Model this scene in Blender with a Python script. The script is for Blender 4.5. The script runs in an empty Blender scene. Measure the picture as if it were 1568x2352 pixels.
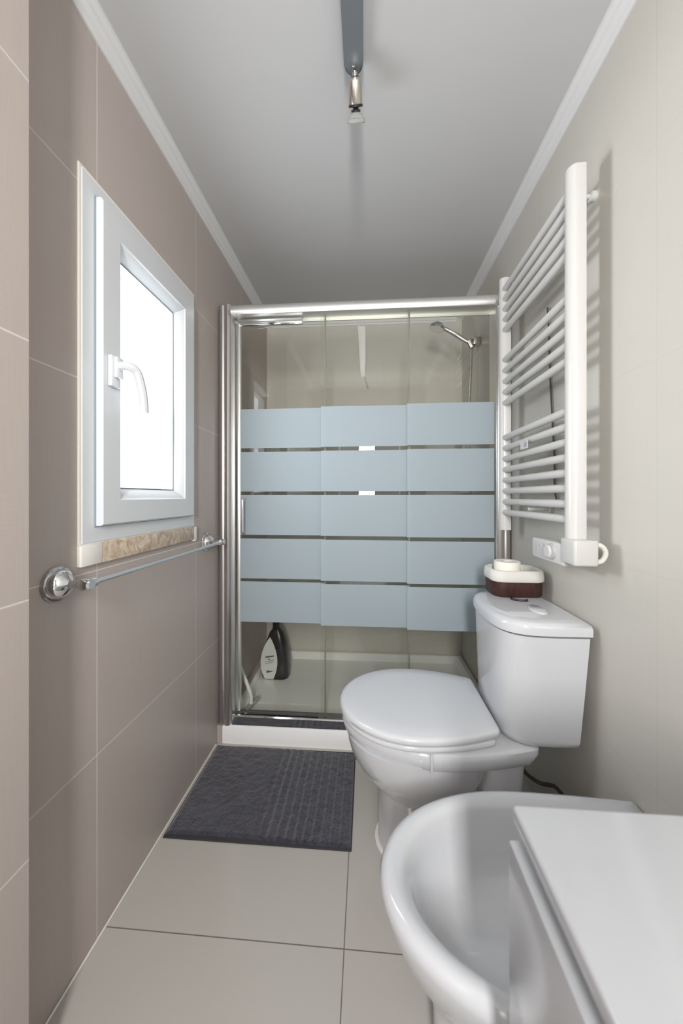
import bpy, bmesh, math, random
from mathutils import Vector, Matrix, noise
random.seed(4)
S = bpy.context.scene
COL = S.collection
PI = math.pi

# ---------------------------------------------------------------- camera
cam_d = bpy.data.cameras.new('camera')
cam = bpy.data.objects.new('camera', cam_d); COL.objects.link(cam)
cam.location = (0, 0, 1.08)
cam.rotation_euler = (PI/2, 0, math.atan(58/800))
cam_d.sensor_fit = 'HORIZONTAL'; cam_d.sensor_width = 36
cam_d.lens = 36*800/1568
cam_d.shift_y = -36/1568
cam_d.clip_start = 0.01
cam_d.dof.use_dof = True; cam_d.dof.focus_distance = 1.35; cam_d.dof.aperture_fstop = 5.0
S.camera = cam
# ---------------------------------------------------------------- world, light, exposure
w = bpy.data.worlds.new('sky'); S.world = w; w.use_nodes = True
w.node_tree.nodes['Background'].inputs[0].default_value = (0.85, 0.92, 1, 1)
w.node_tree.nodes['Background'].inputs[1].default_value = 3.0
def area(name, loc, direction, sx, sy, power, col):
    l = bpy.data.lights.new(name, 'AREA'); l.shape = 'RECTANGLE'; l.size = sx; l.size_y = sy
    l.energy = power; l.color = col
    o = bpy.data.objects.new(name, l); COL.objects.link(o); o.location = loc
    o.rotation_euler = Vector(direction).to_track_quat('-Z', 'Y').to_euler()
    return o
# daylight at the window, the bright courtyard beyond it, and the light of the doorway behind the camera
area('window_daylight', (-0.700, 1.013, 1.403), (1, 0, 0), 0.32, 0.66, 8.5, (0.92, 0.96, 1.0))
area('courtyard_daylight', (-1.70, 1.16, 1.36), (1, 0, 0), 0.28, 0.32, 21, (1.0, 0.99, 0.965))
area('doorway_light', (0.0, -0.98, 1.50), (0, 1, 0), 0.18, 0.85, 54, (1.0, 0.985, 0.965))
S.view_settings.view_transform = 'Standard'; S.view_settings.look = 'None'
S.view_settings.gamma = 1; S.view_settings.use_curve_mapping = False
S.view_settings.exposure = -0.43
S.cycles.max_bounces = 14; S.cycles.diffuse_bounces = 8; S.cycles.glossy_bounces = 6
S.cycles.transparent_max_bounces = 24; S.cycles.caustics_reflective = False; S.cycles.caustics_refractive = False
S.cycles.use_denoising = True

XL, XR, YB, YF, ZC = -0.655, 0.60, 2.25, -0.75, 2.225

# ---------------------------------------------------------------- materials
def mat(name, col, rough=0.5, metal=0.0, **kw):
    m = bpy.data.materials.new(name); m.use_nodes = True
    b = m.node_tree.nodes['Principled BSDF']
    b.inputs['Base Color'].default_value = (*col, 1); b.inputs['Roughness'].default_value = rough
    b.inputs['Metallic'].default_value = metal
    for k, v in kw.items(): b.inputs[k.replace('_', ' ')].default_value = v
    return m
def nt(m): return m.node_tree.nodes, m.node_tree.links, m.node_tree.nodes['Principled BSDF']
def math_node(N, L, op, a, b=None, c=None):
    n = N.new('ShaderNodeMath'); n.operation = op
    for i, v in enumerate((a, b, c)):
        if v is None: continue
        if isinstance(v, (int, float)): n.inputs[i].default_value = v
        else: L.new(v, n.inputs[i])
    return n.outputs[0]
def mixc(N, L, fac, a, b):
    n = N.new('ShaderNodeMix'); n.data_type = 'RGBA'
    L.new(fac, n.inputs[0])
    for i, v in ((6, a), (7, b)):
        if isinstance(v, tuple): n.inputs[i].default_value = (*v, 1)
        else: L.new(v, n.inputs[i])
    return n.outputs[2]
def tile_mat(name, col, grout, ax, pu, pv, su, sv, gw, rough, linen=0.06, gloss_grout=0.7):
    """Tiles su x sv with grout gw on the two axes ax (object coordinates), phase pu, pv, with a fine linen weave."""
    m = mat(name, col, rough); N, L, B = nt(m)
    tc = N.new('ShaderNodeTexCoord'); sp = N.new('ShaderNodeSeparateXYZ'); L.new(tc.outputs['Object'], sp.inputs[0])
    def line(axis, p, s):
        a = math_node(N, L, 'SUBTRACT', sp.outputs[axis], p - gw/2)
        a = math_node(N, L, 'FLOORED_MODULO', a, s)
        return math_node(N, L, 'LESS_THAN', a, gw)
    g = math_node(N, L, 'MAXIMUM', line(ax[0], pu, su), line(ax[1], pv, sv))
    cu = N.new('ShaderNodeCombineXYZ'); cv = N.new('ShaderNodeCombineXYZ')
    for c, (x, y) in ((cu, (18, 900)), (cv, (900, 18))):
        L.new(math_node(N, L, 'MULTIPLY', sp.outputs[ax[0]], x), c.inputs[0])
        L.new(math_node(N, L, 'MULTIPLY', sp.outputs[ax[1]], y), c.inputs[1])
    ns = []
    for c in (cu, cv):
        n = N.new('ShaderNodeTexNoise'); n.inputs['Scale'].default_value = 0.5; n.inputs['Detail'].default_value = 2
        L.new(c.outputs[0], n.inputs['Vector']); ns.append(n.outputs['Fac'])
    weave = math_node(N, L, 'MULTIPLY_ADD', math_node(N, L, 'ADD', ns[0], ns[1]), linen*2, 1 - linen*2)
    hs = N.new('ShaderNodeHueSaturation'); hs.inputs['Color'].default_value = (*col, 1); L.new(weave, hs.inputs['Value'])
    L.new(mixc(N, L, g, hs.outputs[0], grout), B.inputs['Base Color'])
    L.new(math_node(N, L, 'MULTIPLY_ADD', g, gloss_grout - rough, rough), B.inputs['Roughness'])
    bp = N.new('ShaderNodeBump'); bp.inputs['Strength'].default_value = 0.25; bp.inputs['Distance'].default_value = 0.001
    L.new(math_node(N, L, 'SUBTRACT', math_node(N, L, 'MULTIPLY', weave, 0.8), g), bp.inputs['Height'])
    L.new(bp.outputs[0], B.inputs['Normal'])
    return m
M = {}
TAUPE, CREAM = (0.455, 0.395, 0.365), (0.53, 0.514, 0.470)
M['tile_taupe'] = tile_mat('taupe_tile', TAUPE, (0.66, 0.62, 0.60), (1, 2), 0.803, 0.0, 0.492, 0.450, 0.0028, 0.38)
M['tile_cream'] = tile_mat('cream_tile', CREAM, (0.51, 0.49, 0.45), (1, 2), 0.768, 0.015, 0.492, 0.450, 0.002, 0.35, 0.03)
M['tile_cream_back'] = tile_mat('cream_tile_back', (0.58, 0.56, 0.515), (0.51, 0.49, 0.45), (0, 2), 0.11, 0.015, 0.492, 0.450, 0.002, 0.55, 0.03)
M['tile_floor'] = tile_mat('floor_tile', (0.49, 0.465, 0.43), (0.16, 0.145, 0.125), (0, 1), -0.054, 0.829, 0.6, 0.6, 0.0026, 0.16, 0.0)
M['ceiling'] = mat('ceiling_paint', (0.53, 0.53, 0.535), 0.7)
M['cornice'] = mat('cornice_plaster', (0.68, 0.68, 0.69), 0.5)
M['pvc'] = mat('white_pvc', (0.66, 0.68, 0.70), 0.25)
M['gasket'] = mat('grey_gasket', (0.16, 0.17, 0.18), 0.5)
M['groove'] = mat('blue_grey_seal', (0.25, 0.30, 0.36), 0.5)
M['caulk'] = mat('white_caulk', (0.80, 0.77, 0.72), 0.5)
M['chrome'] = mat('chrome', (0.78, 0.78, 0.79), 0.07, 1.0)
M['chrome_soft'] = mat('satin_chrome', (0.74, 0.72, 0.71), 0.30, 1.0)
M['chrome_rail'] = mat('bright_chrome_rail', (0.90, 0.90, 0.88), 0.42, 1.0)
M['nickel'] = mat('brushed_nickel', (0.60, 0.56, 0.52), 0.22, 1.0)
M['ceramic'] = mat('white_ceramic', (0.585, 0.597, 0.622), 0.08, Coat_Weight=0.4, Coat_Roughness=0.04)
M['acrylic'] = mat('white_acrylic', (0.88, 0.88, 0.87), 0.2)
M['seat'] = mat('white_seat_plastic', (0.625, 0.637, 0.665), 0.16)
M['enamel'] = mat('white_enamel', (0.55, 0.545, 0.53), 0.28)
M['lacquer'] = mat('white_gloss_lacquer', (0.46, 0.47, 0.49), 0.12)
M['recess'] = mat('grey_recess', (0.42, 0.44, 0.46), 0.4)
M['grey_bar'] = mat('grey_metal_bar', (0.24, 0.26, 0.28), 0.35, 0.6)
M['black'] = mat('black_rubber', (0.012, 0.012, 0.012), 0.45)
M['bulb'] = mat('bulb_glass', (0.75, 0.76, 0.74), 0.1, Transmission_Weight=0.7, IOR=1.3)
M['hose'] = mat('dark_hose', (0.05, 0.042, 0.03), 0.45)
M['cable'] = mat('dark_cable', (0.10, 0.09, 0.08), 0.5)
M['paper'] = mat('tissue_paper', (0.80, 0.77, 0.70), 0.9)
M['liner'] = mat('off_white_cloth', (0.66, 0.65, 0.61), 0.9)
M['bottle'] = mat('black_bottle', (0.014, 0.013, 0.014), 0.3)
M['label'] = mat('white_label', (0.72, 0.73, 0.73), 0.5)
M['ink'] = mat('dark_print', (0.05, 0.055, 0.065), 0.5)
M['pale_ink'] = mat('pale_print', (0.33, 0.35, 0.36), 0.5)
M['grey_plastic'] = mat('grey_plastic', (0.42, 0.42, 0.43), 0.4)
M['edge'] = mat('green_grey_edge', (0.25, 0.26, 0.23), 0.3)
M['dark_strip'] = mat('dark_rubber_strip', (0.10, 0.095, 0.085), 0.5)
M['door'] = mat('door_paint', (0.7, 0.69, 0.66), 0.4)
# marble-like stone sill
m = mat('stone', (0.6, 0.48, 0.36), 0.35); N, L, B = nt(m)
n = N.new('ShaderNodeTexNoise'); n.inputs['Scale'].default_value = 38; n.inputs['Detail'].default_value = 8; n.inputs['Distortion'].default_value = 1.2
tc = N.new('ShaderNodeTexCoord'); L.new(tc.outputs['Object'], n.inputs['Vector'])
r = N.new('ShaderNodeValToRGB'); L.new(n.outputs['Fac'], r.inputs[0])
r.color_ramp.elements[0].position = 0.3; r.color_ramp.elements[0].color = (0.36, 0.25, 0.17, 1)
r.color_ramp.elements[1].position = 0.7; r.color_ramp.elements[1].color = (0.70, 0.60, 0.48, 1)
L.new(r.outputs[0], B.inputs['Base Color']); M['stone'] = m
# dark wicker
m = mat('wicker', (0.06, 0.018, 0.012), 0.5); N, L, B = nt(m)
tc = N.new('ShaderNodeTexCoord'); mp = N.new('ShaderNodeMapping'); mp.inputs['Scale'].default_value = (160, 160, 30); L.new(tc.outputs['Object'], mp.inputs[0])
n = N.new('ShaderNodeTexNoise'); n.inputs['Scale'].default_value = 1.0; L.new(mp.outputs[0], n.inputs['Vector'])
L.new(mixc(N, L, n.outputs['Fac'], (0.014, 0.005, 0.004), (0.075, 0.022, 0.016)), B.inputs['Base Color'])
bp = N.new('ShaderNodeBump'); bp.inputs['Strength'].default_value = 0.6; bp.inputs['Distance'].default_value = 0.002; L.new(n.outputs['Fac'], bp.inputs['Height']); L.new(bp.outputs[0], B.inputs['Normal'])
M['wicker'] = m
# plush mat
m = mat('plush', (0.05, 0.048, 0.062), 0.95, Sheen_Weight=0.5); N, L, B = nt(m)
tc = N.new('ShaderNodeTexCoord')
n = N.new('ShaderNodeTexNoise'); n.inputs['Scale'].default_value = 24; n.inputs['Detail'].default_value = 9; n.inputs['Roughness'].default_value = 0.72; L.new(tc.outputs['Object'], n.inputs['Vector'])
n2 = N.new('ShaderNodeTexNoise'); n2.inputs['Scale'].default_value = 420; L.new(tc.outputs['Object'], n2.inputs['Vector'])
f_ = math_node(N, L, 'MULTIPLY_ADD', n2.outputs['Fac'], 0.5, math_node(N, L, 'MULTIPLY', n.outputs['Fac'], 0.6))
r = N.new('ShaderNodeValToRGB'); L.new(f_, r.inputs[0])
r.color_ramp.elements[0].position = 0.38; r.color_ramp.elements[0].color = (0.009, 0.009, 0.018, 1)
r.color_ramp.elements[1].position = 0.72; r.color_ramp.elements[1].color = (0.072, 0.068, 0.094, 1)
L.new(r.outputs[0], B.inputs['Base Color'])
bp = N.new('ShaderNodeBump'); bp.inputs['Strength'].default_value = 0.7; bp.inputs['Distance'].default_value = 0.004; L.new(f_, bp.inputs['Height']); L.new(bp.outputs[0], B.inputs['Normal'])
M['plush'] = m
M['hem'] = mat('mat_hem', (0.038, 0.036, 0.038), 0.9)
# clear shower glass: a see-through tinted pane with a mirror sheen
def glass_mat(name, tint, f0):
    m = bpy.data.materials.new(name); m.use_nodes = True
    N, L = m.node_tree.nodes, m.node_tree.links; N.remove(N['Principled BSDF']); out = N['Material Output']
    t = N.new('ShaderNodeBsdfTransparent'); t.inputs[0].default_value = (*tint, 1)
    g = N.new('ShaderNodeBsdfGlossy'); g.inputs['Roughness'].default_value = 0.0; g.inputs[0].default_value = (1, 1, 1, 1)
    fr = N.new('ShaderNodeFresnel'); fr.inputs[0].default_value = f0
    mx = N.new('ShaderNodeMixShader'); ge = N.new('ShaderNodeNewGeometry')
    L.new(math_node(N, L, 'MULTIPLY', fr.outputs[0], math_node(N, L, 'SUBTRACT', 1.0, ge.outputs['Backfacing'])), mx.inputs[0]); L.new(t.outputs[0], mx.inputs[1]); L.new(g.outputs[0], mx.inputs[2])
    L.new(mx.outputs[0], out.inputs[0]); return m
M['glass'] = glass_mat('clear_shower_glass', (0.965, 0.965, 0.94), 1.5)
M['pane'] = glass_mat('window_pane_glass', (0.97, 0.98, 0.99), 1.4)
# frosted bands
m = bpy.data.materials.new('frosted_film'); m.use_nodes = True
N, L = m.node_tree.nodes, m.node_tree.links; B = N['Principled BSDF']
B.inputs['Base Color'].default_value = (0.68, 0.755, 0.80, 1); B.inputs['Specular IOR Level'].default_value = 0.15; B.inputs['Roughness'].default_value = 0.5
tl = N.new('ShaderNodeBsdfTranslucent'); tl.inputs[0].default_value = (0.64, 0.73, 0.78, 1)
mx = N.new('ShaderNodeMixShader'); mx.inputs[0].default_value = 0.6
L.new(B.outputs[0], mx.inputs[1]); L.new(tl.outputs[0], mx.inputs[2]); L.new(mx.outputs[0], N['Material Output'].inputs[0])
M['frost'] = m

# ---------------------------------------------------------------- mesh helpers
def new(name, bm, m, parent=None, angle=35, smooth=True):
    bmesh.ops.remove_doubles(bm, verts=bm.verts, dist=1e-6)
    bmesh.ops.recalc_face_normals(bm, faces=bm.faces)
    a = math.radians(angle)
    for e in bm.edges:
        e.smooth = len(e.link_faces) == 2 and e.calc_face_angle(0) < a
    for f in bm.faces: f.smooth = smooth
    me = bpy.data.meshes.new(name); bm.to_mesh(me); bm.free()
    o = bpy.data.objects.new(name, me); COL.objects.link(o)
    for k in (m if isinstance(m, list) else [m]): me.materials.append(M[k])
    if parent: put(o, parent)
    return o
def put(o, parent):
    """parent while keeping the mesh where it was built (everything is built in place)"""
    o.parent = parent
    inv = Matrix.Identity(4); p = parent
    loc = Vector((0, 0, 0))
    while p is not None: loc += p.location; p = p.parent
    o.location = -loc if parent.type == 'EMPTY' else Vector((0, 0, 0))
def empty(name, label, cat, loc, group=None):
    o = bpy.data.objects.new(name, None); o.empty_display_size = 0.05; COL.objects.link(o); o.location = loc
    return tag(o, label, cat, group)
def tag(o, label, cat, group=None):
    o['label'] = label; o['category'] = cat
    if group: o['group'] = group
    return o
def struct(o, label=None):
    o['kind'] = 'structure'
    if label: o['label'] = label
    return o
def box(bm, x0, x1, y0, y1, z0, z1, bev=0.0, seg=2):
    r = bmesh.ops.create_cube(bm, size=1.0)
    for v in r['verts']:
        v.co = Vector(((x0+x1)/2 + v.co.x*(x1-x0), (y0+y1)/2 + v.co.y*(y1-y0), (z0+z1)/2 + v.co.z*(z1-z0)))
    if bev > 0:
        es = list({e for v in r['verts'] for e in v.link_edges})
        bmesh.ops.bevel(bm, geom=es, offset=bev, segments=seg, profile=0.5, affect='EDGES')
    return bm
def B1(*a, **k): return box(bmesh.new(), *a, **k)
def loft(bm, rings, cap0=True, cap1=True, closed=True):
    vs = [[bm.verts.new(p) for p in r] for r in rings]
    n = len(rings[0])
    for a, b in zip(vs, vs[1:]):
        for i in range(n if closed else n-1):
            j = (i+1) % n
            bm.faces.new((a[i], a[j], b[j], b[i]))
    if cap0: bm.faces.new(vs[0][::-1])
    if cap1: bm.faces.new(vs[-1])
    return bm
def frame(d):
    d = Vector(d).normalized(); u = d.orthogonal().normalized(); return u, d.cross(u)
def lathe(bm, origin, axis, prof, n=32):
    """prof: list of (distance along axis, radius)"""
    o = Vector(origin); d = Vector(axis).normalized(); u, v = frame(d)
    rings = [[o + d*t + (u*math.cos(2*PI*i/n) + v*math.sin(2*PI*i/n))*max(r, 1e-4) for i in range(n)] for t, r in prof]
    return loft(bm, rings)
def tube(bm, pts, rad, n=12):
    pts = [Vector(p) for p in pts]; rad = rad if isinstance(rad, (list, tuple)) else [rad]*len(pts)
    rings = []; u = None
    for i, p in enumerate(pts):
        d = (pts[min(i+1, len(pts)-1)] - pts[max(i-1, 0)]).normalized()
        u = d.orthogonal().normalized() if u is None else (u - d*u.dot(d)).normalized()
        v = d.cross(u)
        rings.append([p + (u*math.cos(2*PI*k/n) + v*math.sin(2*PI*k/n))*rad[i] for k in range(n)])
    return loft(bm, rings)
def spline(pts, k=8):
    pts = [Vector(p) for p in pts]; P = [pts[0]*2-pts[1]] + pts + [pts[-1]*2-pts[-2]]; out = []
    for i in range(1, len(P)-2):
        for s in range(k):
            t = s/k; a, b, c, d = P[i-1:i+3]
            out.append(0.5*((2*b) + (c-a)*t + (2*a-5*b+4*c-d)*t*t + (3*b-a-3*c+d)*t**3))
    return out + [pts[-1]]
def prism(bm, outline, axis, a, b):
    """extrude a 2-D outline along axis 0/1/2 between a and b"""
    def P(q, t):
        return {0: (t, q[0], q[1]), 1: (q[0], t, q[1]), 2: (q[0], q[1], t)}[axis]
    return loft(bm, [[P(q, a) for q in outline], [P(q, b) for q in outline]])
def sheet_with_hole(bm, x0, x1, y0, y1, z0, z1, hy0, hy1, hz0, hz1):
    for a, b, c, d in ((y0, hy0, z0, z1), (hy1, y1, z0, z1), (hy0, hy1, z0, hz0), (hy0, hy1, hz1, z1)):
        box(bm, x0, x1, a, b, c, d)
    return bm

# ---------------------------------------------------------------- room shell
T = 0.12
struct(new('floor', B1(XL-T, XR+T, YF-T, YB+T, -0.1, 0), 'tile_floor'))
struct(new('ceiling', B1(XL-T, XR+T, YF-T, YB+T, ZC, ZC+0.1), 'ceiling'))
WY0, WY1, WZ0, WZ1 = 0.750, 1.272, 0.968, 1.836          # window frame
struct(new('wall_left', sheet_with_hole(bmesh.new(), XL-T, XL, YF-T, YB+T, 0, ZC, WY0+0.012, WY1-0.012, WZ0+0.012, WZ1-0.012), 'tile_taupe'))
struct(new('wall_right', B1(XR, XR+T, YF-T, YB+T, 0, ZC), 'tile_cream'))
struct(new('wall_back', B1(XL, XR, YB, YB+T, 0, ZC), 'tile_cream_back'))
bm = bmesh.new()
box(bm, XL, -0.36, YF-T, YF, 0, ZC); box(bm, 0.42, XR, YF-T, YF, 0, ZC); box(bm, -0.36, 0.42, YF-T, YF, 2.05, ZC)
struct(new('wall_front', bm, 'tile_cream_back'))
struct(new('wall_left_projection', B1(XL, -0.585, YF, 0.566, 0, ZC, bev=0.002, seg=1), 'tile_taupe'))
# hall beyond the doorway
bm = bmesh.new(); box(bm, -1.0, 1.0, -1.75, -1.65, 0, 2.4)
struct(new('wall_hall', bm, 'ceiling'))
bm = bmesh.new()
for x0, x1, z1 in ((-0.36, -0.30, 2.05), (0.36, 0.42, 2.05)): box(bm, x0, x1, YF-T-0.01, YF+0.012, 0, z1, bev=0.004)
box(bm, -0.36, 0.42, YF-T-0.01, YF+0.012, 1.99, 2.05, bev=0.004)
struct(new('door_1', bm, 'door'))
# cornices
def cornice(name, p0, p1, inward):
    """stepped plaster profile along p0-p1, growing toward inward"""
    prof = [(0, 0), (0.004, 0), (0.007, 0.010), (0.012, 0.012), (0.018, 0.024), (0.026, 0.027), (0.031, 0.034), (0.036, 0.036), (0.036, 0.042), (0, 0.042)]
    iv = Vector(inward)
    rings = [[Vector(p) + iv*a + Vector((0, 0, ZC-0.042+b)) for a, b in prof] for p in (p0, p1)]
    struct(new(name, loft(bmesh.new(), rings), 'cornice', angle=12))
cornice('trim_1', (XL, 0.566, 0), (XL, YB, 0), (1, 0, 0))
cornice('trim_2', (XR, YF, 0), (XR, YB, 0), (-1, 0, 0))
cornice('trim_3', (XL+0.036, YB, 0), (XR-0.036, YB, 0), (0, -1, 0))
cornice('trim_4', (-0.585, YF, 0), (-0.585, 0.60, 0), (1, 0, 0))
struct(new('baseboard_left', B1(XL, XL+0.005, 0.566, 1.47, 0, 0.006, bev=0.002, seg=1), 'caulk'))

# ---------------------------------------------------------------- window
def ring_frame(bm, x0, x1, y0, y1, z0, z1, wd, bev=0.004, wb=None):
    """four mitred rails as one rectangular ring"""
    def R(i, x): return [(x, y0+i, z0+i), (x, y1-i, z0+i), (x, y1-i, z1-i), (x, y0+i, z1-i)]
    loft(bm, [R(0, x0), R(0, x1-bev), R(bev, x1), R(wd-bev, x1), R(wd, x1-bev), R(wd, x0), R(0, x0)], False, False)
    return bm
win = new('window_1', ring_frame(bmesh.new(), XL-0.07, XL+0.006, WY0, WY1, WZ0, WZ1, 0.055, 0.003), 'pvc', angle=30)
struct(win)
SY0, SY1, SZ0, SZ1 = 0.790, 1.236, 1.009, 1.797         # overlapping sash
bm = ring_frame(bmesh.new(), XL-0.05, XL+0.024, SY0, SY1, SZ0, SZ1, 0.066, 0.004)
def R(i, x): return [(x, SY0+i, SZ0+i), (x, SY1-i, SZ0+i), (x, SY1-i, SZ1-i), (x, SY0+i, SZ1-i)]
loft(bm, [R(0.066, XL+0.020), R(0.072, XL+0.016), R(0.092, XL-0.004), R(0.092, XL-0.05), R(0.062, XL-0.05), R(0.062, XL+0.02)], False, False)
new('window_sash', bm, 'pvc', win, angle=30)
bm = ring_frame(bmesh.new(), XL+0.004, XL+0.0085, SY0-0.004, SY1+0.004, SZ0-0.003, SZ1+0.003, 0.012, 0.001)
new('window_seal', bm, 'groove', win)
def R2(i, x): return [(x, SY0+i, SZ0+i), (x, SY1-i, SZ0+i), (x, SY1-i, SZ1-i), (x, SY0+i, SZ1-i)]
bm = loft(bmesh.new(), [R2(0.091, XL-0.006), R2(0.091, XL-0.003), R2(0.0945, XL-0.003), R2(0.0945, XL-0.006)], False, False)
new('glazing_gasket', bm, 'gasket', win)
new('window_pane', B1(XL-0.014, XL-0.008, SY0+0.075, SY1-0.075, SZ0+0.075, SZ1-0.075), 'pane', win)
bm = bmesh.new()
box(bm, XL+0.024, XL+0.036, 0.806, 0.838, 1.350, 1.428, bev=0.004)
box(bm, XL+0.036, XL+0.046, 0.811, 0.834, 1.372, 1.424, bev=0.003)
h = new('window_handle', bm, 'pvc', win)
path = spline([(XL+0.040, 0.822, 1.402), (XL+0.066, 0.824, 1.402), (XL+0.076, 0.838, 1.393), (XL+0.078, 0.853, 1.360), (XL+0.078, 0.862, 1.325), (XL+0.077, 0.866, 1.296)], 6)
new('lever', tube(bmesh.new(), path, [0.0115]*len(path), 10), 'pvc', h)
new('window_caulk', ring_frame(bmesh.new(), XL-0.001, XL+0.004, WY0-0.005, WY1+0.005, WZ0-0.003, WZ1+0.006, 0.008, 0.001), 'caulk', win)
sill = new('window_sill', B1(XL, XL+0.012, 0.806, 1.279, 0.918, 0.967, bev=0.002), 'stone', win)
new('sill_end', B1(XL, XL+0.0125, 0.742, 0.806, 0.9185, 0.967, bev=0.002), 'caulk', win)
new('sill_end', B1(XL, XL+0.0125, 1.258, 1.281, 0.912, 0.9655, bev=0.002), 'caulk', win)

# ---------------------------------------------------------------- towel rail under the window
t = empty('towel_rail', 'chrome towel rail on round wall flanges below the window', 'towel rail', (XL, 1.03, 0.895))
for y in (0.690, 1.372):
    fl = lathe(bmesh.new(), (XL, y, 0.895), (1, 0, 0), [(0, 0.036), (0.004, 0.0375), (0.007, 0.036), (0.0075, 0.0315), (0.012, 0.031), (0.022, 0.026), (0.029, 0.017), (0.034, 0.009)], 40)
    new('wall_flange', fl, 'chrome', t, angle=28)
    new('arm', lathe(bmesh.new(), (XL+0.022, y, 0.895), (1, 0, 0), [(0, 0.0085), (0.035, 0.0085), (0.036, 0.011), (0.056, 0.012), (0.060, 0.009)], 24), 'chrome', t)
s = bmesh.new(); lathe(s, (XL+0.069, 0.690, 0.895), (0, 1, 0), [(-0.012, 0.006), (-0.011, 0.010), (0.022, 0.010), (0.023, 0.007)], 20)
new('collar', s, 'chrome', t)
s = bmesh.new(); lathe(s, (XL+0.069, 1.372, 0.895), (0, -1, 0), [(-0.012, 0.006), (-0.011, 0.010), (0.022, 0.010), (0.023, 0.007)], 20)
new('collar', s, 'chrome', t)
new('bar', tube(bmesh.new(), [(XL+0.069, 0.70, 0.895), (XL+0.069, 1.36, 0.895)], 0.0058, 16), 'chrome', t)

# ---------------------------------------------------------------- shower tray
TY0, TY1, TZ = 1.482, YB, 0.078
def rrect(x0, x1, y0, y1, r, z, n=6):
    pts = []
    for cx, cy, a in ((x1-r, y1-r, 0), (x0+r, y1-r, 90), (x0+r, y0+r, 180), (x1-r, y0+r, 270)):
        for i in range(n+1):
            q = math.radians(a + 90*i/n); pts.append(Vector((cx + r*math.cos(q), cy + r*math.sin(q), z)))
    return pts
tx0, tx1 = XL+0.022, XR-0.003
rings = [rrect(tx0, tx1, TY0, TY1-0.002, 0.006, 0.0), rrect(tx0, tx1, TY0, TY1-0.002, 0.006, TZ-0.006), rrect(tx0+0.006, tx1-0.006, TY0+0.006, TY1-0.008, 0.006, TZ),
         rrect(tx0+0.014, tx1-0.030, TY0+0.095, TY1-0.025, 0.012, TZ), rrect(tx0+0.018, tx1-0.034, TY0+0.099, TY1-0.030, 0.014, TZ-0.006), rrect(tx0+0.028, tx1-0.05, TY0+0.115, TY1-0.05, 0.02, 0.042)]
tag(new('shower_tray', loft(bmesh.new(), rings), 'acrylic', angle=50), 'white acrylic shower tray behind the glass sliding doors', 'shower tray')
struct(new('trim_5', B1(XL, tx0, TY0, TY1, 0, TZ-0.003, bev=0.002, seg=1), 'tile_taupe'))

# ---------------------------------------------------------------- shower enclosure
e = empty('shower_enclosure', 'framed glass shower screen with three frosted banded panels across the far end', 'shower screen', (0, 1.52, TZ))
def jamb(x0, s):
    # s=+1: profile grows to the right.  rounded double-ridge chrome column
    o = [(0, 1.494), (0.006, 1.488), (0.016, 1.486), (0.021, 1.490), (0.024, 1.490), (0.030, 1.482), (0.042, 1.479), (0.052, 1.486), (0.055, 1.494), (0.0585, 1.494), (0.0585, 1.565), (0, 1.565)]
    return prism(bmesh.new(), [(x0 + s*a, b) for a, b in o], 2, TZ+0.0002, 1.920)
new('jamb', jamb(XL+0.006, 1), 'chrome_soft', e, angle=40)
new('jamb', jamb(XR-0.006, -1), 'chrome_soft', e, angle=40)
gx0, gx1 = -0.585, 0.5355
o = [(1.478, 1.872), (1.472, 1.880), (1.471, 1.890), (1.474, 1.904), (1.482, 1.913), (1.495, 1.917), (1.567, 1.917), (1.567, 1.872), (1.560, 1.872), (1.560, 1.880), (1.486, 1.880), (1.486, 1.872)]
new('top_rail', prism(bmesh.new(), o, 0, gx0-0.004, gx1+0.004), 'chrome_rail', e, angle=40)
o = [(1.489, TZ+0.0002), (1.489, TZ+0.036), (1.494, TZ+0.040), (1.500, TZ+0.040), (1.500, TZ+0.022), (1.567, TZ+0.022), (1.567, TZ+0.0002)]
new('bottom_rail', prism(bmesh.new(), o, 0, gx0-0.004, gx1+0.004), 'chrome', e, angle=30)
bands = [(1.284, 1.476), (1.089, 1.285), (0.894, 1.086), (0.706, 0.889), (0.512, 0.699)]
bands = [(1.298, 1.475), (1.102, 1.281), (0.906, 1.086), (0.7085, 0.889), (0.512, 0.6945)]
for k, (x0, x1, y) in enumerate(((gx0+0.004, -0.184, 1.545), (-0.203, 0.184, 1.522), (0.170, gx1-0.002, 1.499))):
    p = new('glass_panel', B1(x0, x1, y, y+0.006, TZ+0.030, 1.878, bev=0.0006, seg=1), 'glass', e)
    for a, b in bands:
        new('frosted_band', B1(x0+0.0015, x1-0.0015, y-0.0006, y-0.0001, a, b), 'frost', p)
    es = x1 if k < 2 else x0
    if k < 2: new('edge_seal', B1(x1-0.004, x1+0.002, y-0.002, y+0.008, TZ+0.030, 1.876, bev=0.001, seg=1), 'edge', p)
    if k == 0:
        bm = tube(bmesh.new(), spline([(x0+0.030, y-0.001, 1.065), (x0+0.030, y-0.026, 1.065), (x0+0.030, y-0.030, 1.05), (x0+0.030, y-0.030, 0.935), (x0+0.030, y-0.026, 0.92), (x0+0.030, y-0.001, 0.92)], 5), 0.0075, 12)
        new('door_handle', bm, 'chrome', p)
        new('door_stile', B1(x0-0.003, x0+0.010, y-0.006, y+0.012, TZ+0.03, 1.872, bev=0.002), 'chrome_rail', p)
        new('roller_cover', B1(x0+0.004, x1-0.10, y-0.02, y-0.003, 1.846, 1.874, bev=0.004), 'chrome', p)
        new('drip_strip', B1(x0+0.01, x1-0.03, y-0.012, y-0.001, TZ+0.026, TZ+0.036, bev=0.002), 'dark_strip', p)

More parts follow.
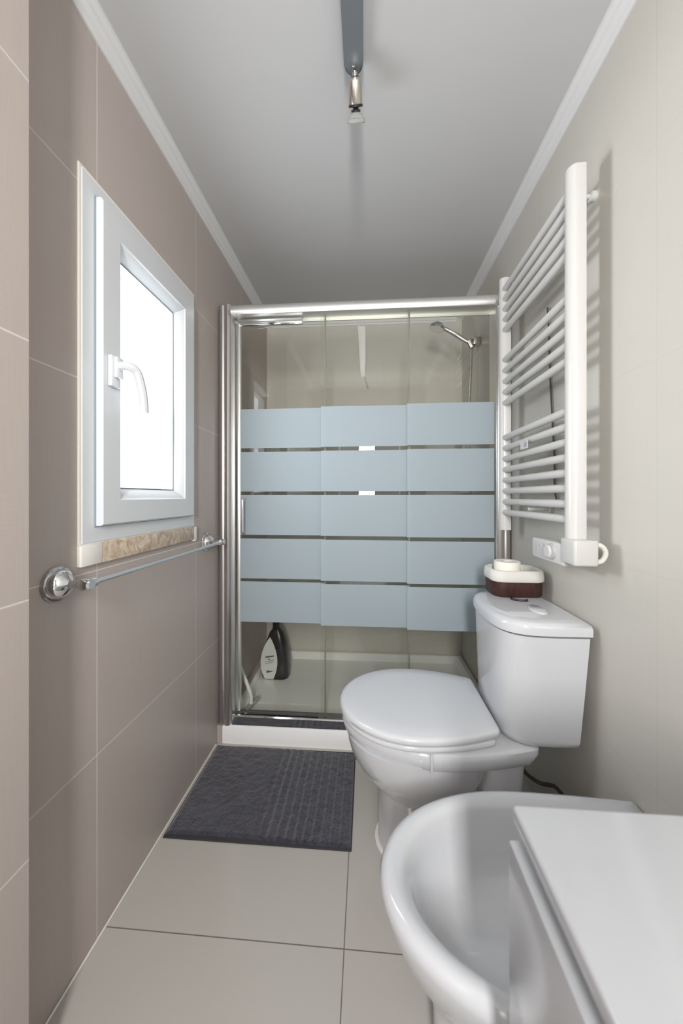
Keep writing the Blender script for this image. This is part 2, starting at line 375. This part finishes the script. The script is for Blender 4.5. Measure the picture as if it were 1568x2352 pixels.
# ---------------------------------------------------------------- shower fittings
hd = empty('shower_holder', 'square chrome wall bracket holding the hand shower in the shower corner', 'shower bracket', (XR, 1.90, 1.90))
bm = B1(0.560, XR, 1.878, 1.922, 1.882, 1.922, bev=0.005)
new('bracket', bm, 'nickel', hd)
new('cradle', lathe(bmesh.new(), (0.552, 1.90, 1.888), (-0.35, 0, 0.75), [(-0.022, 0.012), (-0.018, 0.017), (0.022, 0.019), (0.026, 0.015)], 20), 'nickel', hd)
hs = empty('hand_shower', 'chrome hand shower with a round head and hanging hose behind the glass', 'hand shower', (0.55, 1.90, 1.89))
path = spline([(0.553, 1.90, 1.872), (0.547, 1.90, 1.892), (0.500, 1.90, 1.925), (0.450, 1.90, 1.958), (0.415, 1.90, 1.978)], 6)
new('handle', tube(bmesh.new(), path, [0.010 + 0.003*math.sin(i/len(path)*PI) for i in range(len(path))], 16), 'chrome', hs)
new('spray_head', lathe(bmesh.new(), (0.384, 1.90, 2.006), (-0.30, 0, -0.92), [(-0.004, 0.010), (0, 0.022), (0.010, 0.034), (0.022, 0.042), (0.030, 0.044), (0.034, 0.040)], 32), 'chrome', hs)
path = spline([(0.553, 1.90, 1.872), (0.553, 1.90, 1.80), (0.548, 1.90, 1.68), (0.541, 1.90, 1.50), (0.548, 1.92, 1.2), (0.575, 1.95, 1.0), (0.592, 1.96, 1.04)], 16)
new('hose', tube(bmesh.new(), path, [0.0072 + (0.0012 if i % 2 else 0) for i in range(len(path))], 12), 'nickel', hs)
bm = tube(bmesh.new(), spline([(-0.01, YB-0.001, 1.94), (-0.01, YB-0.006, 1.90), (-0.012, YB-0.005, 1.85), (0.0, YB-0.006, 1.80), (0.008, YB-0.016, 1.775), (0.0, YB-0.022, 1.79)], 6), 0.003, 8)
tag(new('wall_hook', bm, 'grey_plastic'), 'slim metal hook hanging on the shower back wall', 'hook')

# shampoo bottle: black flask with a leaf shaped white front label
bt = empty('shampoo_bottle', 'black tapered bottle with a white leaf shaped label on the shower floor', 'bottle', (-0.522, 1.985, 0.042))
ang = math.radians(-4)
def rot(p, c=(-0.522, 1.985)):
    x, y, z = p; return Vector((c[0] + x*math.cos(ang) - y*math.sin(ang), c[1] + x*math.sin(ang) + y*math.cos(ang), z))
def flask(z, hx, hy, n=32):
    r = []
    for i in range(n):
        q = 2*PI*i/n; c, s_ = math.cos(q), math.sin(q)
        r.append(rot((hx*math.copysign(abs(c)**0.55, c), hy*math.copysign(abs(s_)**0.55, s_), z)))
    return r
z0 = 0.0425
prof = [(0, .073, .045), (.006, .078, .050), (.06, .078, .052), (.14, .070, .047), (.20, .056, .040), (.25, .038, .030), (.272, .022, .020), (.275, .022, .020), (.276, .019, .017), (.31, .019, .017), (.312, .016, .014)]
new('body', loft(bmesh.new(), [flask(z0+z, a, b) for z, a, b in prof]), 'bottle', bt, angle=40)
def leaf(bm, hw, za, zb, dy, cx=0.0):
    L_ = []; n = 20
    for i in range(n+1):
        u = i/n; z = za + (zb-za)*u; L_.append((z, hw*math.sin(PI*min(1, u*0.86+0.14))**0.8 if u < 1 else 0.001))
    front = []
    def yb(z):
        for (a, _, b), (c, _, d) in zip(prof, prof[1:]):
            if a <= z <= c: return b + (d-b)*(z-a)/max(c-a, 1e-6)
        return prof[-1][2]
    vl = [(bm.verts.new(rot((cx-wd, -yb(z)-dy, z0+z))), bm.verts.new(rot((cx+wd, -yb(z)-dy, z0+z)))) for z, wd in L_]
    vb = [(bm.verts.new(rot((cx-wd, -yb(z)+0.004, z0+z))), bm.verts.new(rot((cx+wd, -yb(z)+0.004, z0+z)))) for z, wd in L_]
    for i in range(n):
        bm.faces.new((vl[i][0], vl[i][1], vl[i+1][1], vl[i+1][0])); bm.faces.new((vb[i][0], vb[i+1][0], vb[i+1][1], vb[i][1]))
        bm.faces.new((vl[i][0], vl[i+1][0], vb[i+1][0], vb[i][0])); bm.faces.new((vl[i][1], vb[i][1], vb[i+1][1], vl[i+1][1]))
    bm.faces.new((vl[0][0], vb[0][0], vb[0][1], vl[0][1])); bm.faces.new((vl[n][0], vl[n][1], vb[n][1], vb[n][0]))
    return bm
lb = new('front_label', leaf(bmesh.new(), 0.049, 0.004, 0.232, 0.002, -0.026), 'label', bt)
def mark(name, x0, x1, z, hgt, m, slope=0.12, dy=0.0032):
    bm = bmesh.new(); f = [rot((x, -0.0505-dy+d, z0+z+s*hgt/2+slope*(x-x0))) for d in (0, 0.004) for x, s in ((x0, -1), (x1, -1), (x1, 1), (x0, 1))]
    v = [bm.verts.new(p) for p in f]
    for q in ((0, 1, 2, 3), (7, 6, 5, 4), (0, 4, 5, 1), (1, 5, 6, 2), (2, 6, 7, 3), (3, 7, 4, 0)): bm.faces.new([v[i] for i in q])
    new(name, bm, m, lb)
mark('printed_block', -0.040, 0.004, 0.046, 0.015, 'ink', 0.3)
for x0_, x1_, z_ in ((-0.046, -0.039, 0.126), (-0.036, -0.028, 0.128), (-0.025, -0.018, 0.130), (-0.015, -0.008, 0.132), (-0.005, 0.002, 0.134)): mark('printed_line', x0_, x1_, z_, 0.007, 'ink', 0.3)
mark('printed_line', -0.032, -0.020, 0.114, 0.004, 'ink', 0.3)
mark('printed_line', -0.050, 0.004, 0.098, 0.003, 'pale_ink', 0.3)
mark('printed_line', -0.050, 0.004, 0.088, 0.003, 'pale_ink', 0.3)
# squeegee leaning in the left corner
sq = empty('squeegee', 'white handled squeegee leaning in the near left corner of the shower', 'squeegee', (-0.56, 1.66, 0.06))
path = spline([(-0.560, 1.655, 0.075), (-0.562, 1.656, 0.115), (-0.588, 1.668, 0.17), (-0.618, 1.680, 0.225), (-0.640, 1.690, 0.262)], 6)
new('handle', tube(bmesh.new(), path, [0.009]*len(path), 12), 'acrylic', sq)
bm = bmesh.new(); a, b = Vector((-0.575, 1.600, 0.068)), Vector((-0.548, 1.735, 0.056)); tube(bm, [a, b], 0.011, 8)
new('blade', bm, 'grey_plastic', sq)

# ---------------------------------------------------------------- bath mat
MX0, MX1, MY0, MY1 = -0.643, -0.046, 1.056, 1.462
mt = empty('bath_mat', 'charcoal plush bath mat, half smooth and half ribbed, in front of the shower', 'bath mat', (-0.345, 1.26, 0))
bm = bmesh.new(); nx, ny = 260, 150
def mz(u, v):
    x, y = MX0 + 0.001 + u*(MX1-MX0-0.003), MY0 + 0.007 + v*(MY1-MY0-0.008)
    q = noise.noise(Vector((x*55, y*55, 0)))*0.0012 + noise.noise(Vector((x*160, y*160, 3)))*0.0010
    wob = noise.noise(Vector((x*6, y*6, 9)))*0.004
    rib = 0.0026*(math.sin((x+wob)*2*PI/0.0285)) if u > 0.46 else 0
    edge = min(1, min(u, 1-u)*60, min(v, 1-v)*40)
    return Vector((x, y + 0.004*math.sin(u*5), 0.003 + edge*(0.0075 + q + rib*min(1, (u-0.46)*12))))
g = [[bm.verts.new(mz(i/nx, j/ny)) for i in range(nx+1)] for j in range(ny+1)]
for j in range(ny):
    for i in range(nx): bm.faces.new((g[j][i], g[j][i+1], g[j+1][i+1], g[j+1][i]))
new('pile', bm, 'plush', mt, angle=80)
bm = bmesh.new(); box(bm, MX0, MX1, MY0, MY1, 0.0, 0.005, bev=0.002)
new('hem', bm, 'hem', mt)

# ---------------------------------------------------------------- ceiling spot bar
cl = empty('ceiling_light', 'grey metal spotlight bar on the ceiling with one hanging nickel spot', 'ceiling light', (-0.03, 0.40, ZC))
out = []
bxc, hw = -0.034, 0.0245
yE = 0.925
for i in range(13):
    q = PI*i/12; out.append((bxc + hw*math.cos(q), yE - 0.028 + 0.028*math.sin(q)))
out += [(bxc - hw - 0.004, -0.2), (bxc + hw + 0.004, -0.2)]
bm = loft(bmesh.new(), [[Vector((x, y, z)) for x, y in out] for z in (2.190, 2.218)])
bmesh.ops.bevel(bm, geom=[e_ for e_ in bm.edges if all(abs(v.co.z-2.190) < 1e-5 for v in e_.verts)], offset=0.006, segments=3, affect='EDGES')
new('bar', bm, 'grey_bar', cl)
bm = lathe(bmesh.new(), (bxc, 0.10, ZC), (0, 0, -1), [(0, 0.03), (0.010, 0.03), (0.012, 0.012)], 24)
new('mount', bm, 'grey_bar', cl)
sx, sy = -0.031, 0.900
new('screw', lathe(bmesh.new(), (bxc+0.001, yE-0.026, 2.191), (0, 0, -1), [(0, 0.004), (0.003, 0.0038), (0.004, 0.002)], 12), 'nickel', cl)
ax = Vector((0.02, 0.722, -0.692)).normalized(); P0 = Vector((sx, 0.906, 2.176))
bm = bmesh.new(); tube(bm, [(bxc, yE-0.012, 2.196), (bxc, yE-0.014, 2.186), P0 - ax*0.004, P0 + ax*0.004], 0.004, 10); lathe(bm, P0 - ax*0.006, ax, [(0, 0.003), (0.001, 0.0065), (0.007, 0.0065), (0.008, 0.003)], 16)
new('stem', bm, 'nickel', cl)
sh = new('spot_head', lathe(bmesh.new(), P0, ax, [(0, 0.005), (0.0015, 0.010), (0.005, 0.0150), (0.010, 0.0172), (0.050, 0.0185), (0.052, 0.0175)], 32), 'nickel', cl)
new('trim_ring', lathe(bmesh.new(), P0 + ax*0.051, ax, [(0, 0.016), (0.001, 0.0192), (0.005, 0.0192), (0.006, 0.008), (0.009, 0.007), (0.010, 0.0125), (0.014, 0.0125), (0.015, 0.010)], 32), 'black', sh)
new('bulb', lathe(bmesh.new(), P0 + ax*0.065, ax, [(0, 0.011), (0.003, 0.0155), (0.008, 0.0185), (0.0115, 0.0205), (0.013, 0.0245), (0.020, 0.0250), (0.0215, 0.0235), (0.0205, 0.012)], 32), 'bulb', sh)

# ---------------------------------------------------------------- towel radiator
rd = empty('towel_radiator', 'white ladder towel radiator fixed on the cream tiled right wall', 'radiator', (XR, 1.10, 1.0))
PX0, PX1 = 0.508, 0.545
def post(y0, y1, z0_, z1_):
    o = [(PX0+0.012, y0), (PX1, y0), (PX1, y1), (PX0+0.012, y1)] 
    o = [(PX1, y0), (PX1, y1)] + [(PX0+0.014 - 0.014*math.sin(PI*i/10)**0.6, y1 - (y1-y0)*(i/10)) for i in range(11)]
    return prism(bmesh.new(), o, 2, z0_, z1_)
new('post', post(0.908, 0.952, 0.972, 1.912), 'enamel', rd)
new('post', post(1.362, 1.398, 0.952, 1.912), 'enamel', rd)
zs = [1.868 - .0390*i for i in range(5)] + [1.598 - .0410*i for i in range(5)] + [1.303 - .0405*i for i in range(8)]
for z in zs:
    new('tube', tube(bmesh.new(), [(PX0+0.017, 0.932, z), (PX0+0.017, 1.378, z)], 0.0115, 14), 'enamel', rd)
for y, z in ((0.966, 1.872), (1.30, 1.848), (1.175, 1.039)):
        bm = bmesh.new(); tube(bm, [(0.525, y, z), (XR-0.001, y, z)], 0.006, 12); lathe(bm, (XR, y, z), (-1, 0, 0), [(0, 0.013), (0.012, 0.013), (0.014, 0.007)], 20)
        new('wall_bracket', bm, 'enamel', rd)
bm = B1(0.499, 0.556, 0.877, 0.941, 0.910, 0.974, bev=0.006, seg=3)
new('element_cover', bm, 'enamel', rd)
cb = new('control_box', B1(0.501, 0.545, 0.930, 1.100, 0.899, 0.957, bev=0.006, seg=3), 'enamel', rd)
new('dial', lathe(bmesh.new(), (0.502, 0.985, 0.931), (-1, 0, 0), [(0, 0.022), (0.006, 0.021), (0.007, 0.019)], 28), 'grey_plastic', cb)
new('dial_cap', lathe(bmesh.new(), (0.495, 0.994, 0.929), (-1, 0, 0), [(0, 0.0185), (0.002, 0.0175), (0.004, 0.015)], 28), 'enamel', cb)
for y, z in ((1.068, 0.924), (1.050, 0.938), (1.026, 0.943)):
    new('button', lathe(bmesh.new(), (0.502, y, z), (-1, 0, 0), [(0, 0.0045), (0.002, 0.0042)], 14), 'grey_plastic', cb)
path = spline([(0.550, 0.905, 0.960), (0.574, 0.900, 0.958), (0.584, 0.899, 0.940), (0.574, 0.900, 0.920), (0.552, 0.905, 0.917)], 6)
new('power_cord', tube(bmesh.new(), path, 0.006, 10), 'liner', rd)
tg = new('hang_tag', B1(0.506, 0.508, 1.140, 1.192, 1.233, 1.258, bev=0.0005, seg=1), 'enamel', rd)
new('tag_print', B1(0.5055, 0.5061, 1.145, 1.163, 1.239, 1.253), 'pale_ink', tg)
path = spline([(0.592, 1.19, 1.70), (0.594, 1.185, 1.60), (0.594, 1.178, 1.47), (0.594, 1.165, 1.33), (0.593, 1.150, 1.20), (0.594, 1.150, 1.10), (0.590, 1.12, 1.055), (0.594, 1.105, 1.045)], 8)
tag(new('cable', tube(bmesh.new(), path, 0.0028, 8), 'cable'), 'thin dark cable running down the wall behind the towel radiator', 'cable')

# ---------------------------------------------------------------- toilet
def D(xf, xb, yc, hw, hwb, z, rb=0.02, n=40, ex=0.5):
    """D-shaped ring: rounded front at xf, straight back at xb"""
    xm = xf + (xb-xf)*ex; pts = []
    k = int(n*0.6)
    for i in range(k+1):
        q = PI/2 + PI*i/k
        pts.append(Vector((xm + (xm-xf)*math.cos(q), yc + hw*math.sin(q), z)))
    for i in range(1, 7):
        u = i/6; x = xm + (xb-rb-xm)*u; pts.append(Vector((x, yc - (hw + (hwb-hw)*u*u), z)))
    for i in range(1, 5):
        q = -PI/2 + PI/2*i/4; pts.append(Vector((xb - rb + rb*math.cos(q), yc - hwb + rb + rb*math.sin(q), z)))
    for i in range(0, 5):
        q = PI/2*i/4; pts.append(Vector((xb - rb + rb*math.cos(q), yc + hwb - rb + rb*math.sin(q), z)))
    for i in range(5, 0, -1):
        u = i/6; x = xm + (xb-rb-xm)*u; pts.append(Vector((x, yc + (hw + (hwb-hw)*u*u), z)))
    return pts
TY = 1.113
tl = empty('toilet', 'white close coupled toilet with closed lid beside the glass shower', 'toilet', (0.25, TY, 0))
bm = bmesh.new()
loft(bm, [D(-0.058, 0.440, TY, 0.172, 0.135, 0.348), D(-0.068, 0.452, TY, 0.180, 0.142, 0.356), D(-0.078, 0.466, TY, 0.187, 0.146, 0.385), D(-0.076, 0.467, TY, 0.185, 0.145, 0.398), D(-0.068, 0.462, TY, 0.178, 0.138, 0.403)])
loft(bm, [D(0.045, 0.30, TY, 0.085, 0.06, 0.165, 0.03), D(0.020, 0.31, TY, 0.105, 0.08, 0.195, 0.04), D(-0.018, 0.325, TY, 0.138, 0.11, 0.240, 0.05), D(-0.048, 0.335, TY, 0.162, 0.13, 0.290, 0.05), D(-0.062, 0.34, TY, 0.174, 0.14, 0.335, 0.05), D(-0.066, 0.34, TY, 0.178, 0.145, 0.360, 0.05)])
loft(bm, [D(0.034, 0.44, TY, 0.095, 0.09, 0.0, 0.02, ex=0.25), D(0.036, 0.44, TY, 0.090, 0.085, 0.02, 0.02, ex=0.25), D(0.040, 0.43, TY, 0.078, 0.07, 0.12, 0.02, ex=0.25), D(0.040, 0.42, TY, 0.078, 0.07, 0.22, 0.02, ex=0.25)])
loft(bm, [D(0.32, 0.445, TY, 0.110, 0.105, 0.0, 0.03), D(0.32, 0.445, TY, 0.105, 0.10, 0.2, 0.03), D(0.31, 0.45, TY, 0.115, 0.11, 0.36, 0.03)])
new('pan', bm, 'ceramic', tl, angle=50)
new('pan_seal', loft(bmesh.new(), [D(0.026, 0.47, TY, 0.103, 0.108, 0.0, 0.02, ex=0.25), D(0.026, 0.47, TY, 0.103, 0.108, 0.004, 0.02, ex=0.25), D(0.034, 0.46, TY, 0.096, 0.10, 0.007, 0.02, ex=0.25)]), 'caulk', tl)
new('seat', loft(bmesh.new(), [D(-0.076, 0.345, TY, 0.184, 0.150, 0.405), D(-0.080, 0.350, TY, 0.188, 0.153, 0.409), D(-0.080, 0.350, TY, 0.188, 0.153, 0.418), D(-0.076, 0.346, TY, 0.184, 0.150, 0.421)]), 'seat', tl, angle=60)
new('lid', loft(bmesh.new(), [D(-0.078, 0.358, TY, 0.187, 0.141, 0.4225), D(-0.085, 0.362, TY, 0.192, 0.145, 0.426), D(-0.085, 0.364, TY, 0.193, 0.147, 0.438), D(-0.080, 0.362, TY, 0.189, 0.144, 0.443), D(-0.071, 0.356, TY, 0.182, 0.138, 0.4455), D(-0.03, 0.33, TY, 0.14, 0.10, 0.4465)]), 'seat', tl, angle=60)
for s_ in (-1, 1):
    new('hinge', lathe(bmesh.new(), (0.352, TY+s_*0.075, 0.412), (0, s_, 0), [(0, 0.009), (0.03, 0.009)], 16), 'seat', tl)
def cist(z, k, dx=0.0, x1=0.580):
    # plan outline: flat back at the wall, bowed front with rounded corners
    hw, xf = 0.163*k, 0.358 + dx
    pts = [Vector((x1, TY-hw*0.99, z)), Vector((x1, TY+hw*0.99, z))]
    for i in range(25):
        q = PI/2 + PI*i/24; c_, s2 = math.cos(q), math.sin(q)
        x = 0.50 + (0.50-xf)*(-abs(c_)**0.62); y = TY + hw*math.copysign(abs(s2)**0.55, s2)
        pts.append(Vector((x, y, z)))
    return pts
bm = loft(bmesh.new(), [cist(0.404, 0.84, 0.03, 0.555), cist(0.409, 0.885, 0.016, 0.560), cist(0.425, 0.91, 0.010, 0.564), cist(0.56, 0.955, 0.006, 0.572), cist(0.708, 1.005, 0.001, 0.580)])
cs = new('cistern', bm, 'ceramic', tl, angle=60)
bm = loft(bmesh.new(), [cist(0.711, 0.99, 0.002), cist(0.714, 1.03, -0.005, 0.585), cist(0.733, 1.03, -0.005, 0.585), cist(0.742, 1.01, 0.000, 0.583), cist(0.747, 0.96, 0.010, 0.576), cist(0.749, 0.82, 0.035, 0.56)])
ld = new('cistern_lid', bm, 'ceramic', tl, angle=60)
bm = loft(bmesh.new(), [[Vector((0.497 + a*0.021*math.cos(2*PI*i/32), 1.055 + a*0.040*math.sin(2*PI*i/32), z)) for i in range(32)] for z, a in ((0.7485, 1.0), (0.752, 1.0), (0.7535, 0.92))])
new('flush_button', bm, 'ceramic', ld)
bm = bmesh.new(); box(bm, 0.165, 0.173, 0.920, 0.926, 0.356, 0.404, bev=0.002); box(bm, 0.165, 0.173, 0.920, 0.94, 0.4025, 0.4065, bev=0.001)
tag(new('rim_clip', bm, 'enamel'), 'small white plastic clip hooked over the toilet rim', 'rim clip')
path = spline([(0.462, 1.130, 0.30), (0.468, 1.118, 0.268), (0.492, 1.121, 0.221), (0.53, 1.109, 0.201), (0.558, 1.081, 0.215), (0.570, 1.042, 0.214), (0.586, 0.997, 0.240), (0.592, 0.980, 0.255)], 8)
tag(new('supply_hose', tube(bmesh.new(), path, 0.0055, 10), 'hose'), 'dark flexible water hose on the wall behind the toilet', 'hose')

# ---------------------------------------------------------------- things on the cistern
bk = empty('basket', 'dark brown wicker basket with white cloth liner on the toilet cistern', 'basket', (0.498, 1.232, 0.749))
def bring(i, z): return rrect(0.418+i, 0.580-i, 1.172+i, 1.292-i, max(0.036-i, 0.004), z, 8)
new('body', loft(bmesh.new(), [bring(0.004, 0.7495), bring(0.0, 0.753), bring(-0.001, 0.80), bring(0.0, 0.812), bring(0.006, 0.812), bring(0.006, 0.756)]), 'wicker', bk, angle=50)
def lring(i, z, k=0.0):
    return [p + Vector((0.0015*noise.noise(Vector((p.x*60, p.y*60, z*40))), 0.0015*noise.noise(Vector((p.y*60, p.x*60, z*40+5))), 0.002*noise.noise(Vector((p.x*30, p.y*30, 7))))) for p in bring(i, z)]
new('liner', loft(bmesh.new(), [lring(-0.0035, 0.800), lring(-0.006, 0.803), lring(-0.006, 0.815), lring(-0.003, 0.834), lring(0.002, 0.837), lring(0.008, 0.834), lring(0.010, 0.80), lring(0.012, 0.757), lring(0.03, 0.7565)], False, True), 'liner', bk, angle=70)
rl = empty('toilet_roll', 'white toilet roll standing in the wicker basket on the cistern', 'toilet roll', (0.478, 1.228, 0.757))
new('paper', lathe(bmesh.new(), (0.478, 1.228, 0.757), (0, 0, 1), [(0, 0.019), (0, 0.040), (0.002, 0.0415), (0.100, 0.0415), (0.1025, 0.040), (0.1025, 0.0195), (0.06, 0.0195)], 40), 'paper', rl, angle=50)
new('core', lathe(bmesh.new(), (0.478, 1.228, 0.7585), (0, 0, 1), [(0, 0.0185), (0.1, 0.0185), (0.1, 0.0165), (0.004, 0.0165)], 28), 'liner', rl)
bm = tube(bmesh.new(), spline([(0.470, 1.168, 0.7515), (0.463, 1.150, 0.752), (0.478, 1.137, 0.7525), (0.500, 1.134, 0.752), (0.506, 1.144, 0.7515)], 6), 0.0032, 8)
tag(new('cord_loop', bm, 'black'), 'small black cord loop lying on the cistern lid beside the basket', 'cord')

# ---------------------------------------------------------------- bidet
BY = 0.645
bd = empty('bidet', 'white ceramic bidet between the toilet and the vanity unit', 'bidet', (0.3, BY, 0))
def E(xf, xb, hw, hwb, z, rb=0.006, ex=0.55): return D(xf, xb, BY, hw, hwb, z, rb, n=56, ex=ex)
bm = loft(bmesh.new(), [E(0.128, 0.56, 0.088, 0.088, 0), E(0.124, 0.56, 0.086, 0.086, 0.02), E(0.122, 0.56, 0.088, 0.088, 0.15), E(0.112, 0.57, 0.100, 0.10, 0.195), E(0.086, 0.575, 0.128, 0.125, 0.235),
     E(0.056, 0.585, 0.160, 0.155, 0.285), E(0.034, 0.592, 0.186, 0.178, 0.335), E(0.025, 0.597, 0.198, 0.188, 0.368), E(0.024, 0.598, 0.200, 0.190, 0.382), E(0.029, 0.598, 0.195, 0.187, 0.392), E(0.040, 0.595, 0.185, 0.180, 0.396),
     E(0.058, 0.560, 0.170, 0.165, 0.393), E(0.074, 0.47, 0.156, 0.140, 0.380, 0.04, 0.6), E(0.084, 0.45, 0.147, 0.125, 0.355, 0.05, 0.6), E(0.100, 0.44, 0.132, 0.11, 0.315, 0.05, 0.6), E(0.130, 0.42, 0.105, 0.085, 0.280, 0.05, 0.6), E(0.18, 0.38, 0.065, 0.05, 0.262, 0.04, 0.6), E(0.24, 0.32, 0.02, 0.018, 0.257, 0.01, 0.6)])
new('bowl', bm, 'ceramic', bd, angle=70)
new('drain', lathe(bmesh.new(), (0.28, BY, 0.2565), (0, 0, 1), [(0, 0.022), (0.002, 0.022), (0.0035, 0.018)], 24), 'chrome', bd)
bm = lathe(bmesh.new(), (0.53, BY, 0.394), (0, 0, 1), [(0, 0.024), (0.004, 0.024), (0.006, 0.019), (0.07, 0.019), (0.085, 0.014)], 24)
tube(bm, spline([(0.52, BY, 0.435), (0.47, BY, 0.445), (0.43, BY, 0.435), (0.425, BY, 0.42)], 5), 0.010, 12); tube(bm, [(0.53, BY, 0.475), (0.56, BY, 0.505)], 0.005, 10)
new('faucet', bm, 'chrome', bd)

# ---------------------------------------------------------------- vanity
VX, VY1, VY0, VZ = 0.162, 0.404, -0.42, 0.736
vt = empty('vanity_unit', 'white gloss vanity unit with a slab top and grip recess at right foreground', 'vanity', (0.38, 0.0, 0))
new('countertop', B1(VX, XR-0.001, VY0, VY1, VZ-0.020, VZ, bev=0.005, seg=3), 'lacquer', vt)
new('carcass', B1(VX+0.040, XR-0.001, VY0+0.002, VY1-0.003, 0.12, VZ-0.020), 'recess', vt)
new('drawer_front', B1(VX-0.004, VX+0.016, VY0+0.002, VY1-0.002, 0.42, 0.697, bev=0.0025), 'lacquer', vt)
new('drawer_front', B1(VX-0.004, VX+0.016, VY0+0.002, VY1-0.002, 0.12, 0.400, bev=0.0025), 'lacquer', vt)
new('side_panel', B1(VX+0.016, VX+0.04, VY1-0.020, VY1-0.003, 0.12, 0.697), 'lacquer', vt)
